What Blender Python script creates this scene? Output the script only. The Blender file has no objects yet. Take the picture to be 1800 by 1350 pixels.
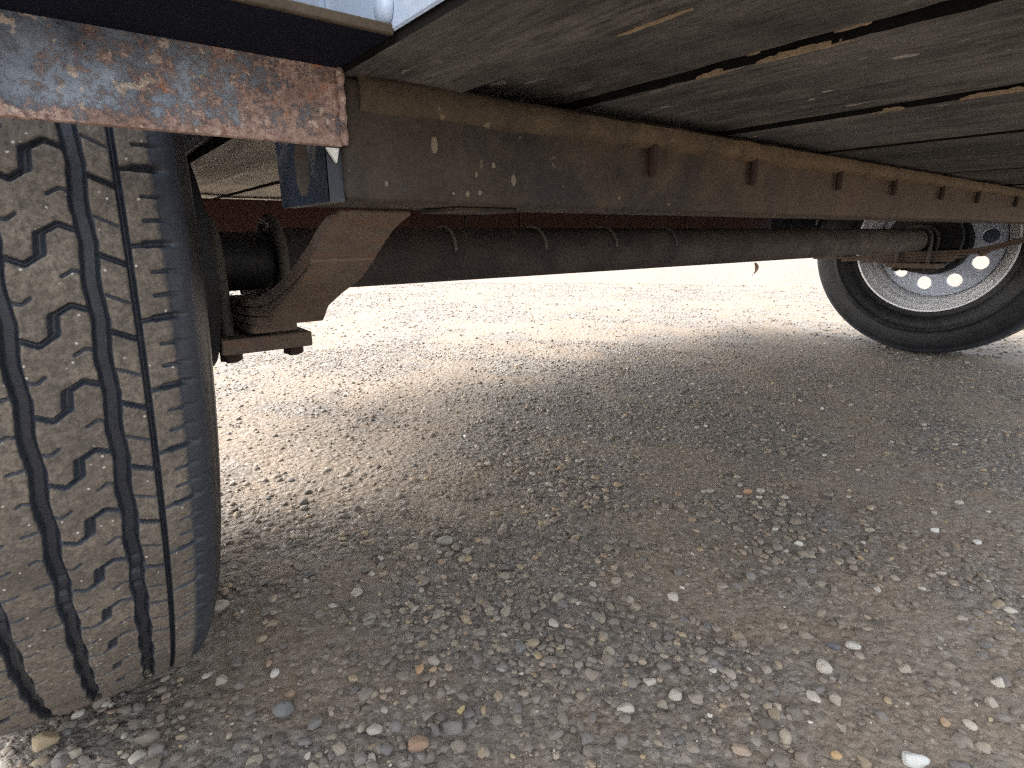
import bpy, bmesh, math, random
import numpy as np
from mathutils import Vector, Matrix

# ------------------------------------------------------------------ camera
sc = bpy.context.scene
COL = sc.collection
F_PX, PITCH, YAW, ROLL, CAM_H = 985.0, .2595, .6605, -.0077, .40
fw = Vector((math.sin(YAW) * math.cos(PITCH), math.cos(YAW) * math.cos(PITCH), -math.sin(PITCH)))
rt = Vector((math.cos(YAW), -math.sin(YAW), 0))
up = rt.cross(fw)
r2 = rt * math.cos(ROLL) + up * math.sin(ROLL)
u2 = up * math.cos(ROLL) - rt * math.sin(ROLL)
cd = bpy.data.cameras.new('camera')
cd.sensor_fit = 'HORIZONTAL'
cd.sensor_width = 36.0
cd.lens = F_PX / 1800 * 36
cd.clip_start = .01
cd.clip_end = 1000
cam = bpy.data.objects.new('camera', cd)
COL.objects.link(cam)
cam.matrix_world = Matrix(((r2.x, u2.x, -fw.x, 0), (r2.y, u2.y, -fw.y, 0), (r2.z, u2.z, -fw.z, CAM_H), (0, 0, 0, 1)))
sc.camera = cam

# ------------------------------------------------------------------ sky and sun
SUN_EL = math.radians(48)
SUN_DIR = Vector((-.70, .72, 0)).normalized()          # ground direction towards the sun
w = bpy.data.worlds.new('World')
sc.world = w
w.use_nodes = True
nt = w.node_tree
bg = nt.nodes['Background']
sky = nt.nodes.new('ShaderNodeTexSky')
sky.sky_type = 'NISHITA'
sky.sun_disc = False
sky.sun_elevation = SUN_EL
sky.sun_rotation = math.atan2(SUN_DIR.x, SUN_DIR.y)
sky.dust_density = 5.0
sky.air_density = 1.0
hz = nt.nodes.new('ShaderNodeHueSaturation')      # thin overcast: a paler, greyer sky
hz.inputs['Saturation'].default_value = .25
nt.links.new(sky.outputs[0], hz.inputs['Color'])
nt.links.new(hz.outputs[0], bg.inputs[0])
bg.inputs[1].default_value = .15
sl = bpy.data.lights.new('sun', 'SUN')
sl.energy = .22
sl.angle = math.radians(36)
sl.color = (1, .93, .82)
so = bpy.data.objects.new('sun', sl)
COL.objects.link(so)
sd = Vector((SUN_DIR.x * math.cos(SUN_EL), SUN_DIR.y * math.cos(SUN_EL), math.sin(SUN_EL)))
so.rotation_euler = (-sd).to_track_quat('-Z', 'Y').to_euler()
so.location = sd * 20
sc.view_settings.view_transform = 'Standard'
sc.view_settings.look = 'None'
sc.view_settings.gamma = 1
sc.view_settings.use_curve_mapping = False
sc.view_settings.exposure = 2.62
sc.render.engine = 'CYCLES'
sc.cycles.use_denoising = False
sc.cycles.sample_clamp_indirect = 6
sc.cycles.pixel_filter_type = 'BLACKMAN_HARRIS'
sc.cycles.filter_width = 1.3

rnd = random.Random(7)
rng = np.random.default_rng(11)

# ------------------------------------------------------------------ material helpers
class NT:
    def __init__(s, name, spec=.5, rough=.6, metal=0.):
        s.m = bpy.data.materials.new(name)
        s.m.use_nodes = True
        s.t = s.m.node_tree
        s.b = s.t.nodes['Principled BSDF']
        s.b.inputs['Roughness'].default_value = rough
        s.b.inputs['Metallic'].default_value = metal
        s.b.inputs['Specular IOR Level'].default_value = spec
    def n(s, typ, **kw):
        nd = s.t.nodes.new(typ)
        for k, v in kw.items():
            setattr(nd, k, v)
        return nd
    def l(s, a, b):
        s.t.links.new(a, b)
    def coord(s, kind='Object', scale=(1, 1, 1), loc=(0, 0, 0)):
        c = s.n('ShaderNodeTexCoord')
        m = s.n('ShaderNodeMapping')
        m.inputs['Scale'].default_value = scale
        m.inputs['Location'].default_value = loc
        s.l(c.outputs[kind], m.inputs[0])
        return m.outputs[0]
    def noise(s, vec, scale, detail=6, rough=.6, dist=0.):
        x = s.n('ShaderNodeTexNoise')
        x.inputs['Scale'].default_value = scale
        x.inputs['Detail'].default_value = detail
        x.inputs['Roughness'].default_value = rough
        x.inputs['Distortion'].default_value = dist
        s.l(vec, x.inputs['Vector'])
        return x.outputs['Fac']
    def voro(s, vec, scale, feature='F1', out='Distance', rnd_=1.):
        x = s.n('ShaderNodeTexVoronoi', feature=feature)
        x.inputs['Scale'].default_value = scale
        x.inputs['Randomness'].default_value = rnd_
        s.l(vec, x.inputs['Vector'])
        return x.outputs[out]
    def ramp(s, fac, stops, interp='LINEAR'):
        r = s.n('ShaderNodeValToRGB')
        cr = r.color_ramp
        cr.interpolation = interp
        while len(cr.elements) < len(stops):
            cr.elements.new(.5)
        for e, (p, c) in zip(cr.elements, stops):
            e.position = p
            if not isinstance(c, (tuple, list)):
                c = (c, c, c)
            e.color = (*c, 1)
        s.l(fac, r.inputs[0])
        return r.outputs[0]
    def mix(s, fac, a, b, blend='MIX'):
        x = s.n('ShaderNodeMix', data_type='RGBA', blend_type=blend)
        for q, v in ((0, fac), (6, a), (7, b)):
            sock = x.inputs[q]
            if hasattr(v, 'is_linked'):
                s.l(v, sock)
            elif isinstance(v, (tuple, list)):
                sock.default_value = (*v, 1)
            else:
                sock.default_value = v if q == 0 else (v, v, v, 1)
        return x.outputs[2]
    def math(s, op, a, b=None, clamp=False):
        x = s.n('ShaderNodeMath', operation=op, use_clamp=clamp)
        for i, v in enumerate((a, b)):
            if v is None:
                continue
            if hasattr(v, 'is_linked'):
                s.l(v, x.inputs[i])
            else:
                x.inputs[i].default_value = v
        return x.outputs[0]
    def bump(s, h, strength=.5, dist=.002, prev=None):
        b = s.n('ShaderNodeBump')
        b.inputs['Strength'].default_value = strength
        b.inputs['Distance'].default_value = dist
        s.l(h, b.inputs['Height'])
        if prev is not None:
            s.l(prev, b.inputs['Normal'])
        return b.outputs[0]
    def fin(s, col=None, rough=None, normal=None, metal=None):
        for sock, v in (('Base Color', col), ('Roughness', rough), ('Normal', normal), ('Metallic', metal)):
            if v is None:
                continue
            if hasattr(v, 'is_linked'):
                s.l(v, s.b.inputs[sock])
            elif isinstance(v, (tuple, list)):
                s.b.inputs[sock].default_value = (*v, 1)
            else:
                s.b.inputs[sock].default_value = v
        return s.m
    def sep(s, vec):
        x = s.n('ShaderNodeSeparateXYZ')
        s.l(vec, x.inputs[0])
        return x.outputs

def mat_ground():
    k = NT('gravel_ground', spec=.3, rough=.9)
    v = k.coord('Object')
    mid = k.noise(v, 14, 5, .6)
    loose = k.n('ShaderNodeAttribute', attribute_name='loose').outputs['Fac']
    big = k.noise(v, 2.2, 4, .55)
    fine = k.noise(v, 160, 4, .7)
    c = k.ramp(big, [(.3, (.180, .132, .088)), (.7, (.270, .200, .136))])
    lz = k.math('ADD', loose, k.math('MULTIPLY', k.math('SUBTRACT', mid, .5), 1.2))
    lm = k.ramp(lz, [(.25, 0), (.75, 1)])
    c = k.mix(lm, c, (.085, .069, .054))  # darker in loose areas: shadow between the pebbles put into the colour
    c = k.mix(k.ramp(mid, [(.35, 0), (.7, 1)]), c, k.mix(.5, c, (.19, .18, .165)), 'MIX')
    # grit: many cells with their own grey or tan
    cellc = k.voro(v, 190, out='Color')
    g = k.sep(cellc)[0]
    grit = k.ramp(g, [(0, (.10, .09, .08)), (.45, (.20, .175, .15)), (.8, (.28, .25, .215)), (.96, (.38, .34, .30)), (1, (.6, .57, .52))])
    c = k.mix(k.math('ADD', .34, k.math('MULTIPLY', lm, .22)), c, grit)
    cell2 = k.voro(v, 75, out='Color')
    g2 = k.sep(cell2)[1]
    peb = k.ramp(g2, [(0, (.12, .108, .098)), (.5, (.22, .195, .17)), (.85, (.28, .25, .22)), (.95, (.42, .37, .31)), (1, (.55, .5, .44))])
    far = k.ramp(k.voro(v, 75), [(.2, 1), (.62, 0)])
    pm = k.math('MULTIPLY', far, k.math('ADD', .12, k.math('MULTIPLY', lm, .5)))
    c = k.mix(pm, c, peb)
    c = k.mix(k.ramp(fine, [(.3, .22), (.6, 0)]), c, (.05, .045, .04))
    h1 = k.voro(v, 190, 'SMOOTH_F1')
    h2 = k.voro(v, 75)
    hh = k.math('ADD', k.math('MULTIPLY', h1, -.5), k.math('MULTIPLY', h2, -1.0))
    b = k.bump(hh, .8, .005)
    b = k.bump(fine, .9, .0035, b)
    return k.fin(c, .92, b)

def mat_stone(name='stone_mix', base=None):
    k = NT(name, spec=.35, rough=.75)
    v = k.coord('Object')
    if base is None:
        g = k.n('ShaderNodeNewGeometry').outputs['Random Per Island']
        c = k.ramp(g, [(0, (.070, .061, .054)), (.13, (.145, .124, .104)), (.28, (.225, .190, .152)), (.42, (.160, .140, .124)),
                       (.54, (.255, .212, .165)), (.64, (.120, .116, .116)), (.72, (.30, .245, .18)), (.80, (.19, .163, .135)), (.86, (.36, .305, .235)),
                       (.90, (.38, .29, .17)), (.925, (.29, .19, .13)), (.96, (.40, .36, .30)), (.985, (.48, .44, .38)), (1., (.62, .60, .54))])
    else:
        oi = k.n('ShaderNodeObjectInfo').outputs['Color']
        c = oi
    nz = k.noise(v, 180, 5, .65)
    c = k.mix(k.ramp(nz, [(.3, .45), (.65, 0)]), c, k.mix(.6, c, (.06, .055, .05)))
    # settled dust on the upper faces and over the sides in blotches
    dz = k.noise(v, 45, 3, .6)
    c = k.mix(k.ramp(dz, [(.42, .34), (.60, .03)]), c, (.205, .162, .118))
    return k.fin(c, k.ramp(nz, [(.3, .85), (.8, .6)]), k.bump(nz, .35, .001))

def mat_tread():
    k = NT('tyre_rubber', spec=.4, rough=.6)
    v = k.coord('Object')
    at = k.n('ShaderNodeAttribute', attribute_name='top').outputs['Fac']
    n1 = k.noise(v, 28, 6, .62)
    n2 = k.noise(v, 300, 5, .75)
    n3 = k.noise(v, 900, 2, .6)
    dust = k.mix(k.ramp(n1, [(.3, 0), (.72, 1)]), (.095, .080, .066), (.205, .176, .142))
    dust = k.mix(k.ramp(n2, [(.40, .75), (.60, 0)]), dust, (.055, .048, .043))
    dust = k.mix(k.ramp(n3, [(.66, 0), (.76, .6)]), dust, (.26, .235, .20))
    sp = k.voro(v, 420)
    spc = k.sep(k.voro(v, 420, out='Color'))[0]
    spm = k.math('MULTIPLY', k.ramp(sp, [(.18, 1), (.3, 0)]), k.ramp(spc, [(.93, 0), (.95, 1)]))
    dust = k.mix(spm, dust, (.42, .40, .36))
    rub = k.mix(k.ramp(n1, [(.35, 0), (.7, .5)]), (.026, .032, .044), (.048, .052, .060))  # groove rubber tinted blue: sky reflection put into the colour
    sw = k.math('MULTIPLY', at, -1., True)
    rub = k.mix(sw, rub, k.mix(k.ramp(n1, [(.35, 0), (.75, 1)]), (.009, .010, .012), (.020, .020, .021)))
    c = k.mix(k.ramp(k.math('ADD', at, k.math('MULTIPLY', k.math('SUBTRACT', n2, .5), .35)), [(.45, 0), (.85, 1)]), rub, dust)
    r = k.mix(at, .42, .85)
    b = k.bump(n2, .35, .0012)
    b = k.bump(n1, .35, .004, b)
    return k.fin(c, r, b)

def mat_rust():
    k = NT('rusted_dark_paint', spec=.45, rough=.55)
    v = k.coord('Object')
    x, y, z = k.sep(v)
    n1 = k.noise(v, 150, 8, .72)
    n2 = k.noise(v, 420, 6, .75)
    n3 = k.noise(v, 28, 4, .6)
    paint = k.mix(k.ramp(k.math('ADD', n3, k.math('MULTIPLY', k.math('SUBTRACT', n2, .5), .35)), [(.36, 0), (.62, 1)]), (.030, .040, .062), (.260, .315, .395))
    rust = k.ramp(n2, [(.28, (.11, .055, .042)), (.42, (.26, .165, .14)), (.56, (.42, .31, .275)), (.70, (.56, .46, .42))])
    orange = k.ramp(k.noise(v, 60, 5, .7), [(.57, 0), (.68, 1)])
    n6 = k.noise(v, 40, 4, .6)
    rust = k.mix(k.ramp(n6, [(.42, .55), (.58, 0)]), rust, (.15, .095, .075))
    rust = k.mix(k.math('MULTIPLY', orange, .8), rust, (.46, .17, .06))
    grow = k.math('MULTIPLY', k.math('SUBTRACT', x, .022), 1.35)                   # heavier towards the frame
    low = k.ramp(z, [(.0, 0), (1, 0)])
    edge = k.math('MULTIPLY', k.math('SUBTRACT', .4435, z, clamp=True), 22)  # along the lower edge
    s = k.math('ADD', k.math('ADD', k.math('MULTIPLY', n1, .62), k.math('MULTIPLY', n2, .38)), k.math('ADD', grow, edge))
    m = k.ramp(s, [(.49, 0), (.57, 1)])
    c = k.mix(m, paint, rust)
    chip = k.ramp(k.noise(k.coord('Object', loc=(2, 5, 1)), 210, 3, .5), [(.64, 0), (.665, .9)])
    c = k.mix(chip, c, (.50, .43, .37))
    h = k.math('ADD', k.math('MULTIPLY', m, .6), k.math('MULTIPLY', n2, .5))
    return k.fin(c, k.mix(m, .38, .85), k.bump(h, .7, .0015))

def mat_steel(name, a, b, dustc, dust=.5, rough=.75, scale=30, paint=None, orange=None):
    k = NT(name, spec=.35, rough=rough)
    v = k.coord('Object')
    n1 = k.noise(v, scale, 6, .62)
    n2 = k.noise(v, scale * 9, 5, .7)
    c = k.mix(k.ramp(n1, [(.32, 0), (.68, 1)]), a, b)
    if paint:
        p = k.noise(v, scale * .55, 4, .6, .4)
        c = k.mix(k.ramp(p, [(.53, 0), (.63, .8)]), c, paint)
    if orange:
        p = k.noise(k.coord('Object', (1, 3, 3), (3, 1, 2)), scale * .7, 5, .6)
        c = k.mix(k.ramp(p, [(.5, 0), (.7, .7)]), c, orange)
    c = k.mix(k.ramp(n2, [(.35, dust), (.7, dust * .15)]), c, dustc)
    return k.fin(c, k.ramp(n1, [(.3, rough - .12), (.7, rough + .1)]), k.bump(n2, .4, .0012))

def mat_axle():
    k = NT('dusty_axle_steel', spec=.3, rough=.75)
    v = k.coord('Object')
    x = k.sep(v)[0]
    n1 = k.noise(v, 18, 6, .65)
    n2 = k.noise(v, 240, 5, .7)
    dark = k.mix(k.ramp(n1, [(.35, 0), (.7, 1)]), (.018, .017, .021), (.046, .039, .036))
    dusty = k.mix(k.ramp(n1, [(.35, 0), (.7, 1)]), (.095, .080, .070), (.180, .155, .138))
    g = k.math('ADD', x, k.math('MULTIPLY', k.math('SUBTRACT', n1, .5), .9))
    c = k.mix(k.ramp(k.math('MULTIPLY', g, .45), [(.20, 0), (.92, 1)]), dark, dusty)
    c = k.mix(k.ramp(n2, [(.35, .3), (.7, .05)]), c, (.13, .11, .10))
    return k.fin(c, .78, k.bump(n2, .5, .0015, k.bump(n1, .3, .004)))

def mat_beam():
    k = NT('dusty_brown_beam_steel', spec=.25, rough=.82)
    v = k.coord('Object')
    x = k.sep(v)[0]
    n1 = k.noise(v, 26, 6, .62)
    n2 = k.noise(v, 260, 5, .72)
    n3 = k.noise(v, 13, 4, .6, .4)
    m1 = k.ramp(n1, [(.32, 0), (.68, 1)])
    left = k.mix(m1, (.027, .0215, .018), (.050, .040, .034))
    right = k.mix(m1, (.070, .046, .032), (.110, .076, .054))
    g = k.math('ADD', x, k.math('MULTIPLY', k.math('SUBTRACT', n1, .5), .5))
    c = k.mix(k.ramp(g, [(.15, 0), (.48, 1)]), left, right)
    pm = k.math('MULTIPLY', k.ramp(n3, [(.47, 0), (.57, .85)]), k.ramp(x, [(.30, 1), (.55, .25)]))
    c = k.mix(pm, c, (.012, .014, .020))
    c = k.mix(k.ramp(n2, [(.35, .3), (.7, .04)]), c, (.11, .088, .068))
    c = k.mix(k.ramp(k.noise(v, 130, 3, .5), [(.71, 0), (.74, .6)]), c, (.17, .14, .11))
    return k.fin(c, .82, k.bump(n2, .45, .0012))

def mat_lip():
    k = NT('flange_steel_rusting', spec=.25, rough=.85)
    v = k.coord('Object')
    x = k.sep(v)[0]
    n1 = k.noise(v, 40, 6, .65)
    n2 = k.noise(v, 300, 5, .7)
    dull = k.mix(k.ramp(n1, [(.32, 0), (.68, 1)]), (.032, .024, .017), (.066, .049, .033))
    rust = k.mix(k.ramp(n1, [(.32, 0), (.68, 1)]), (.070, .044, .022), (.150, .100, .055))
    g = k.math('ADD', x, k.math('MULTIPLY', k.math('SUBTRACT', n1, .5), .5))
    c = k.mix(k.ramp(g, [(.20, 0), (.42, 1)]), dull, rust)
    c = k.mix(k.ramp(n2, [(.35, .35), (.7, .05)]), c, (.125, .10, .07))
    c = k.mix(k.ramp(k.noise(v, 110, 3, .5), [(.67, 0), (.72, .6)]), c, (.26, .21, .14))
    return k.fin(c, .85, k.bump(n2, .4, .0012))

def mat_wood():
    k = NT('weathered_deck_wood', spec=.2, rough=.85)
    v = k.coord('Object')
    oi = k.n('ShaderNodeObjectInfo')
    off = k.n('ShaderNodeVectorMath', operation='ADD')
    k.l(v, off.inputs[0])
    cmb = k.n('ShaderNodeCombineXYZ')
    k.l(k.math('MULTIPLY', oi.outputs['Random'], 37.), cmb.inputs[1])
    k.l(k.math('MULTIPLY', oi.outputs['Random'], 11.), cmb.inputs[0])
    k.l(cmb.outputs[0], off.inputs[1])
    st = k.n('ShaderNodeMapping')
    st.inputs['Scale'].default_value = (1, .16, 1)
    k.l(off.outputs[0], st.inputs[0])
    g1 = k.noise(st.outputs[0], 60, 6, .62, .4)
    g2 = k.noise(st.outputs[0], 330, 4, .7)
    n3 = k.noise(off.outputs[0], 9, 5, .6)
    n4 = k.noise(off.outputs[0], 70, 4, .7)
    c = k.ramp(g1, [(.26, (.028, .026, .024)), (.42, (.062, .057, .052)), (.55, (.092, .086, .079)), (.74, (.150, .140, .127))])
    c = k.mix(k.ramp(g2, [(.38, .7), (.56, 0)]), c, (.014, .012, .011))
    c = k.mix(k.ramp(n3, [(.40, 0), (.72, .7)]), c, (.150, .143, .133))      # grey weathering
    sm = k.noise(off.outputs[0], 5, 4, .6, .5)
    c = k.mix(k.ramp(sm, [(.52, 0), (.68, .65)]), c, (.030, .029, .030))      # damp, sooty stains
    mp = k.n('ShaderNodeMapping')
    mp.inputs['Scale'].default_value = (1, .5, 1)
    k.l(off.outputs[0], mp.inputs[0])
    n5 = k.noise(mp.outputs[0], 85, 2, .5)
    c = k.mix(k.ramp(n5, [(.70, 0), (.735, .75)]), c, (.32, .30, .27))       # dried mud flecks
    c = k.mix(k.ramp(n4, [(.62, 0), (.74, .5)]), c, (.20, .185, .165))
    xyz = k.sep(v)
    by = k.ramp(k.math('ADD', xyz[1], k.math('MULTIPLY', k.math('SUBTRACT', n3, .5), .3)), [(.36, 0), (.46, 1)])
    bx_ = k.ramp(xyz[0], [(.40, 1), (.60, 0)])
    c = k.mix(k.math('MULTIPLY', k.math('MULTIPLY', by, bx_), .75), c, k.mix(k.ramp(g1, [(.3, 0), (.6, 1)]), (.27, .245, .21), (.52, .48, .42)))   # paler wood beside the wheel, with daylight from the open side painted in
    br = k.math('ADD', .75, k.math('MULTIPLY', oi.outputs['Random'], .5))
    hs = k.n('ShaderNodeHueSaturation')
    k.l(br, hs.inputs['Value'])
    k.l(c, hs.inputs['Color'])
    h = k.math('ADD', k.math('MULTIPLY', g1, 1.), k.math('MULTIPLY', g2, .6))
    return k.fin(hs.outputs[0], .88, k.bump(h, .8, .004))

def mat_simple(name, c, rough=.6, metal=0., var=.3, scale=60, spec=.5, dirt=None, dirt_amt=.5, bump=.2):
    k = NT(name, spec, rough, metal)
    v = k.coord('Object')
    n = k.noise(v, scale, 6, .65)
    n2 = k.noise(v, scale * 6, 4, .7)
    dark = tuple(q * (1 - var) for q in c)
    col = k.mix(k.ramp(n, [(.3, 0), (.7, 1)]), dark, c)
    if dirt:
        d = k.noise(v, scale * .4, 6, .65, .5)
        col = k.mix(k.ramp(d, [(.5, 0), (.66, dirt_amt)]), col, dirt)
    return k.fin(col, k.ramp(n2, [(.3, max(rough - .1, .05)), (.7, min(rough + .12, 1))]), k.bump(n2, bump, .0008) if bump else None)

M = {}
M['ground'] = mat_ground()
M['stone'] = mat_stone()
M['pebble'] = mat_stone('pebble_stone', 1)
M['tread'] = mat_tread()
M['rust'] = mat_rust()
M['beam'] = mat_beam()
M['lip'] = mat_lip()
M['rear'] = mat_steel('red_brown_primer', (.060, .020, .014), (.085, .032, .022), (.09, .06, .05), .2, .7, 20)
M['spring'] = mat_steel('rusty_spring_steel', (.075, .052, .040), (.135, .097, .073), (.20, .165, .135), .35, .78, 45, orange=(.17, .075, .035))
M['axle'] = mat_axle()
M['black'] = mat_simple('sooty_black_steel', (.012, .012, .014), .6, 0, .4, 40)
M['navy'] = mat_simple('dark_navy_paint', (.022, .028, .045), .45, 0, .4, 30, dirt=(.10, .09, .08), dirt_amt=.35)
M['flange'] = mat_simple('shaded_flange_black', (.004, .006, .016), .8, 0, .4, 30, spec=.15)  # near black: shadow on the flange underside put into its colour
M['endcap'] = mat_simple('blue_black_paint', (.026, .034, .050), .4, 0, .5, 45, dirt=(.20, .17, .14), dirt_amt=.6)
M['panel'] = mat_simple('pale_blue_grey_paint', (.34, .41, .52), .35, 0, .12, 25, dirt=(.55, .60, .68), dirt_amt=.7)
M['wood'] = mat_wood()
M['joint'] = mat_simple('grimy_shaded_plank_edge', (.011, .010, .009), .9, 0, .5, 70, spec=.1)  # grime on the plank edges, plus the shade of the gaps put into the colour
M['splinter'] = mat_simple('fresh_split_wood', (.30, .225, .145), .8, 0, .35, 120)
M['alloy'] = mat_simple('dusty_silver_wheel', (.92, .92, .94), .3, .3, .06, 5, dirt=(.70, .67, .62), dirt_amt=.4, bump=0)
M['disc'] = mat_simple('grey_wheel_disc', (.62, .68, .80), .5, .2, .1, 9, dirt=(.35, .34, .33), dirt_amt=.4, bump=0)
M['chip'] = mat_simple('pale_tab_metal', (.75, .78, .76), .4, .3, .2, 90)
M['ubolt'] = mat_steel('dusty_dark_bolt', (.030, .026, .025), (.06, .052, .046), (.17, .155, .135), .6, .7, 60)
M['strap'] = mat_simple('grey_strap', (.16, .15, .145), .7, 0, .3, 90)
M['mud'] = mat_simple('dried_pale_mud', (.20, .165, .12), .95, 0, .3, 150)
M['tan'] = mat_simple('tan_leaf', (.50, .33, .25), .7, 0, .35, 160)
M['bolt'] = mat_steel('rusty_bolt', (.020, .011, .009), (.040, .020, .014), (.07, .05, .04), .2, .8, 90)

# ------------------------------------------------------------------ mesh helpers
def link_mesh(name, verts, faces, mat, parent=None, smooth=False):
    me = bpy.data.meshes.new(name)
    me.from_pydata([tuple(map(float, q)) for q in verts], [], faces)
    me.update()
    return link(name, me, mat, parent, smooth)

def link(name, me, mat, parent=None, smooth=False):
    if mat is not None and not me.materials:
        me.materials.append(mat)
    if smooth:
        me.polygons.foreach_set('use_smooth', np.ones(len(me.polygons), bool))
    o = bpy.data.objects.new(name, me)
    COL.objects.link(o)
    if parent is not None:
        o.parent = parent
    return o

class MB:
    """collects shapes into ONE mesh"""
    def __init__(s):
        s.bm = bmesh.new()
    def box(s, x0, x1, y0, y1, z0, z1, bev=0., seg=2):
        b = bmesh.new()
        bmesh.ops.create_cube(b, size=1)
        for v in b.verts:
            v.co = Vector(((x0 + x1) / 2 + v.co.x * (x1 - x0), (y0 + y1) / 2 + v.co.y * (y1 - y0), (z0 + z1) / 2 + v.co.z * (z1 - z0)))
        if bev:
            bmesh.ops.bevel(b, geom=list(b.edges), offset=bev, segments=seg, affect='EDGES', profile=.5)
        s.add(b)
        return s
    def add(s, b):
        me = bpy.data.meshes.new('tmp')
        b.to_mesh(me)
        b.free()
        s.bm.from_mesh(me)
        bpy.data.meshes.remove(me)
    def raw(s, verts, faces):
        vs = [s.bm.verts.new(tuple(map(float, q))) for q in verts]
        for f in faces:
            try:
                s.bm.faces.new([vs[i] for i in f])
            except ValueError:
                pass
        return s
    def tube(s, pts, r, n=10, cap=True, rs=None):
        pts = [Vector(p) for p in pts]
        verts, faces = [], []
        nrm = None
        for i, p in enumerate(pts):
            t = (pts[min(i + 1, len(pts) - 1)] - pts[max(i - 1, 0)]).normalized()
            if nrm is None:
                a = Vector((0, 0, 1)) if abs(t.z) < .9 else Vector((1, 0, 0))
                nrm = t.cross(a).normalized()
            nrm = (nrm - t * nrm.dot(t)).normalized()
            bn = t.cross(nrm)
            rr = rs[i] if rs else r
            for j in range(n):
                a = 2 * math.pi * j / n
                verts.append(p + (nrm * math.cos(a) + bn * math.sin(a)) * rr)
        m = len(pts)
        for i in range(m - 1):
            for j in range(n):
                faces.append((i * n + j, i * n + (j + 1) % n, (i + 1) * n + (j + 1) % n, (i + 1) * n + j))
        if cap:
            faces.append(tuple(range(n))[::-1])
            faces.append(tuple((m - 1) * n + j for j in range(n)))
        return s.raw(verts, faces)
    def revolve(s, prof, cx, cy, cz, n=64, closed=False):
        """prof: (x, r) about an axis along X through (cy, cz)"""
        verts, faces = [], []
        m = len(prof)
        for j in range(n):
            a = 2 * math.pi * j / n
            for x, r in prof:
                verts.append((cx + x, cy + r * math.cos(a), cz + r * math.sin(a)))
        for j in range(n):
            k = (j + 1) % n
            for i in range(m if closed else m - 1):
                i2 = (i + 1) % m
                faces.append((j * m + i, j * m + i2, k * m + i2, k * m + i))
        return s.raw(verts, faces)
    def strip(s, top, bot, x0, x1, bev=0.):
        """a leaf: side outline (y, z) top and bottom, swept across x"""
        n = len(top)
        verts = []
        for x in (x0, x1):
            verts += [(x, y, z) for y, z in top] + [(x, y, z) for y, z in bot]
        A, B = 0, 2 * n
        faces = []
        for i in range(n - 1):
            faces.append((A + i, A + i + 1, B + i + 1, B + i))
            faces.append((A + n + i + 1, A + n + i, B + n + i, B + n + i + 1))
            faces.append((A + i + 1, A + i, A + n + i, A + n + i + 1))
            faces.append((B + i, B + i + 1, B + n + i + 1, B + n + i))
        faces.append((A, B, B + n, A + n))
        faces.append((B + n - 1, A + n - 1, A + 2 * n - 1, B + 2 * n - 1))
        b = bmesh.new()
        vs = [b.verts.new(q) for q in verts]
        for f in faces:
            b.faces.new([vs[i] for i in f])
        if bev:
            b.normal_update()
            ed = [e for e in b.edges if len(e.link_faces) == 2 and e.calc_face_angle() > .9]
            bmesh.ops.bevel(b, geom=ed, offset=bev, segments=2, affect='EDGES', profile=.5)
        s.add(b)
        return s
    def hexprism(s, c, r, z0, z1, n=6):
        verts = [(c[0] + r * math.cos(2 * math.pi * i / n), c[1] + r * math.sin(2 * math.pi * i / n), z) for z in (z0, z1) for i in range(n)]
        faces = [tuple(range(n))[::-1], tuple(range(n, 2 * n))] + [(i, (i + 1) % n, n + (i + 1) % n, n + i) for i in range(n)]
        return s.raw(verts, faces)
    def build(s, name, mat, parent=None, smooth=False, auto=None):
        bmesh.ops.recalc_face_normals(s.bm, faces=list(s.bm.faces))
        me = bpy.data.meshes.new(name)
        s.bm.to_mesh(me)
        s.bm.free()
        o = link(name, me, mat, parent, smooth)
        if auto:
            me.polygons.foreach_set('use_smooth', np.ones(len(me.polygons), bool))
            me.set_sharp_from_angle(angle=auto)
        return o

def crom(pts, n=8):
    """smooth curve through 2D points"""
    out = []
    P = [pts[0]] + list(pts) + [pts[-1]]
    for i in range(1, len(P) - 2):
        for k in range(n):
            t = k / n
            a, b, c, d = (np.array(P[i + j], float) for j in (-1, 0, 1, 2))
            out.append(.5 * (2 * b + (c - a) * t + (2 * a - 5 * b + 4 * c - d) * t * t + (3 * b - a - 3 * c + d) * t ** 3))
    out.append(np.array(pts[-1], float))
    return out

# ------------------------------------------------------------------ ground
def hgt(x, y):
    """gentle undulation of the gravel lot"""
    x = np.asarray(x, float); y = np.asarray(y, float)
    h = .004 * np.sin(3.1 * x + 1.3 * y + .4) + .003 * np.sin(-2.2 * x + 4.3 * y + 2.) + .0022 * np.sin(9.3 * x + 5.1 * y) + .0018 * np.sin(-7 * x + 12.7 * y + 1.) \
        + .0012 * np.sin(23 * x + 17 * y + .5) + .0010 * np.sin(31 * x - 27 * y)
    return h - .006

def patch(x, y):
    """0 = packed fines, 1 = loose pebbles"""
    v = np.sin(4.2 * x + 2.1 * y + 1 + .9 * np.sin(3 * y)) + np.sin(-3.3 * x + 5.2 * y + .3) + .8 * np.sin(9.1 * x + 7.7 * y + np.sin(5 * x)) + .7 * np.sin(-11 * x + 8.2 * y + 2) + .7 * np.sin(17 * x + 5 * y) + .6 * np.sin(-9 * x + 21 * y + 1) + .5 * np.sin(29 * x + 24 * y + 2)
    return 1 / (1 + np.exp(-1.4 * v))

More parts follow.
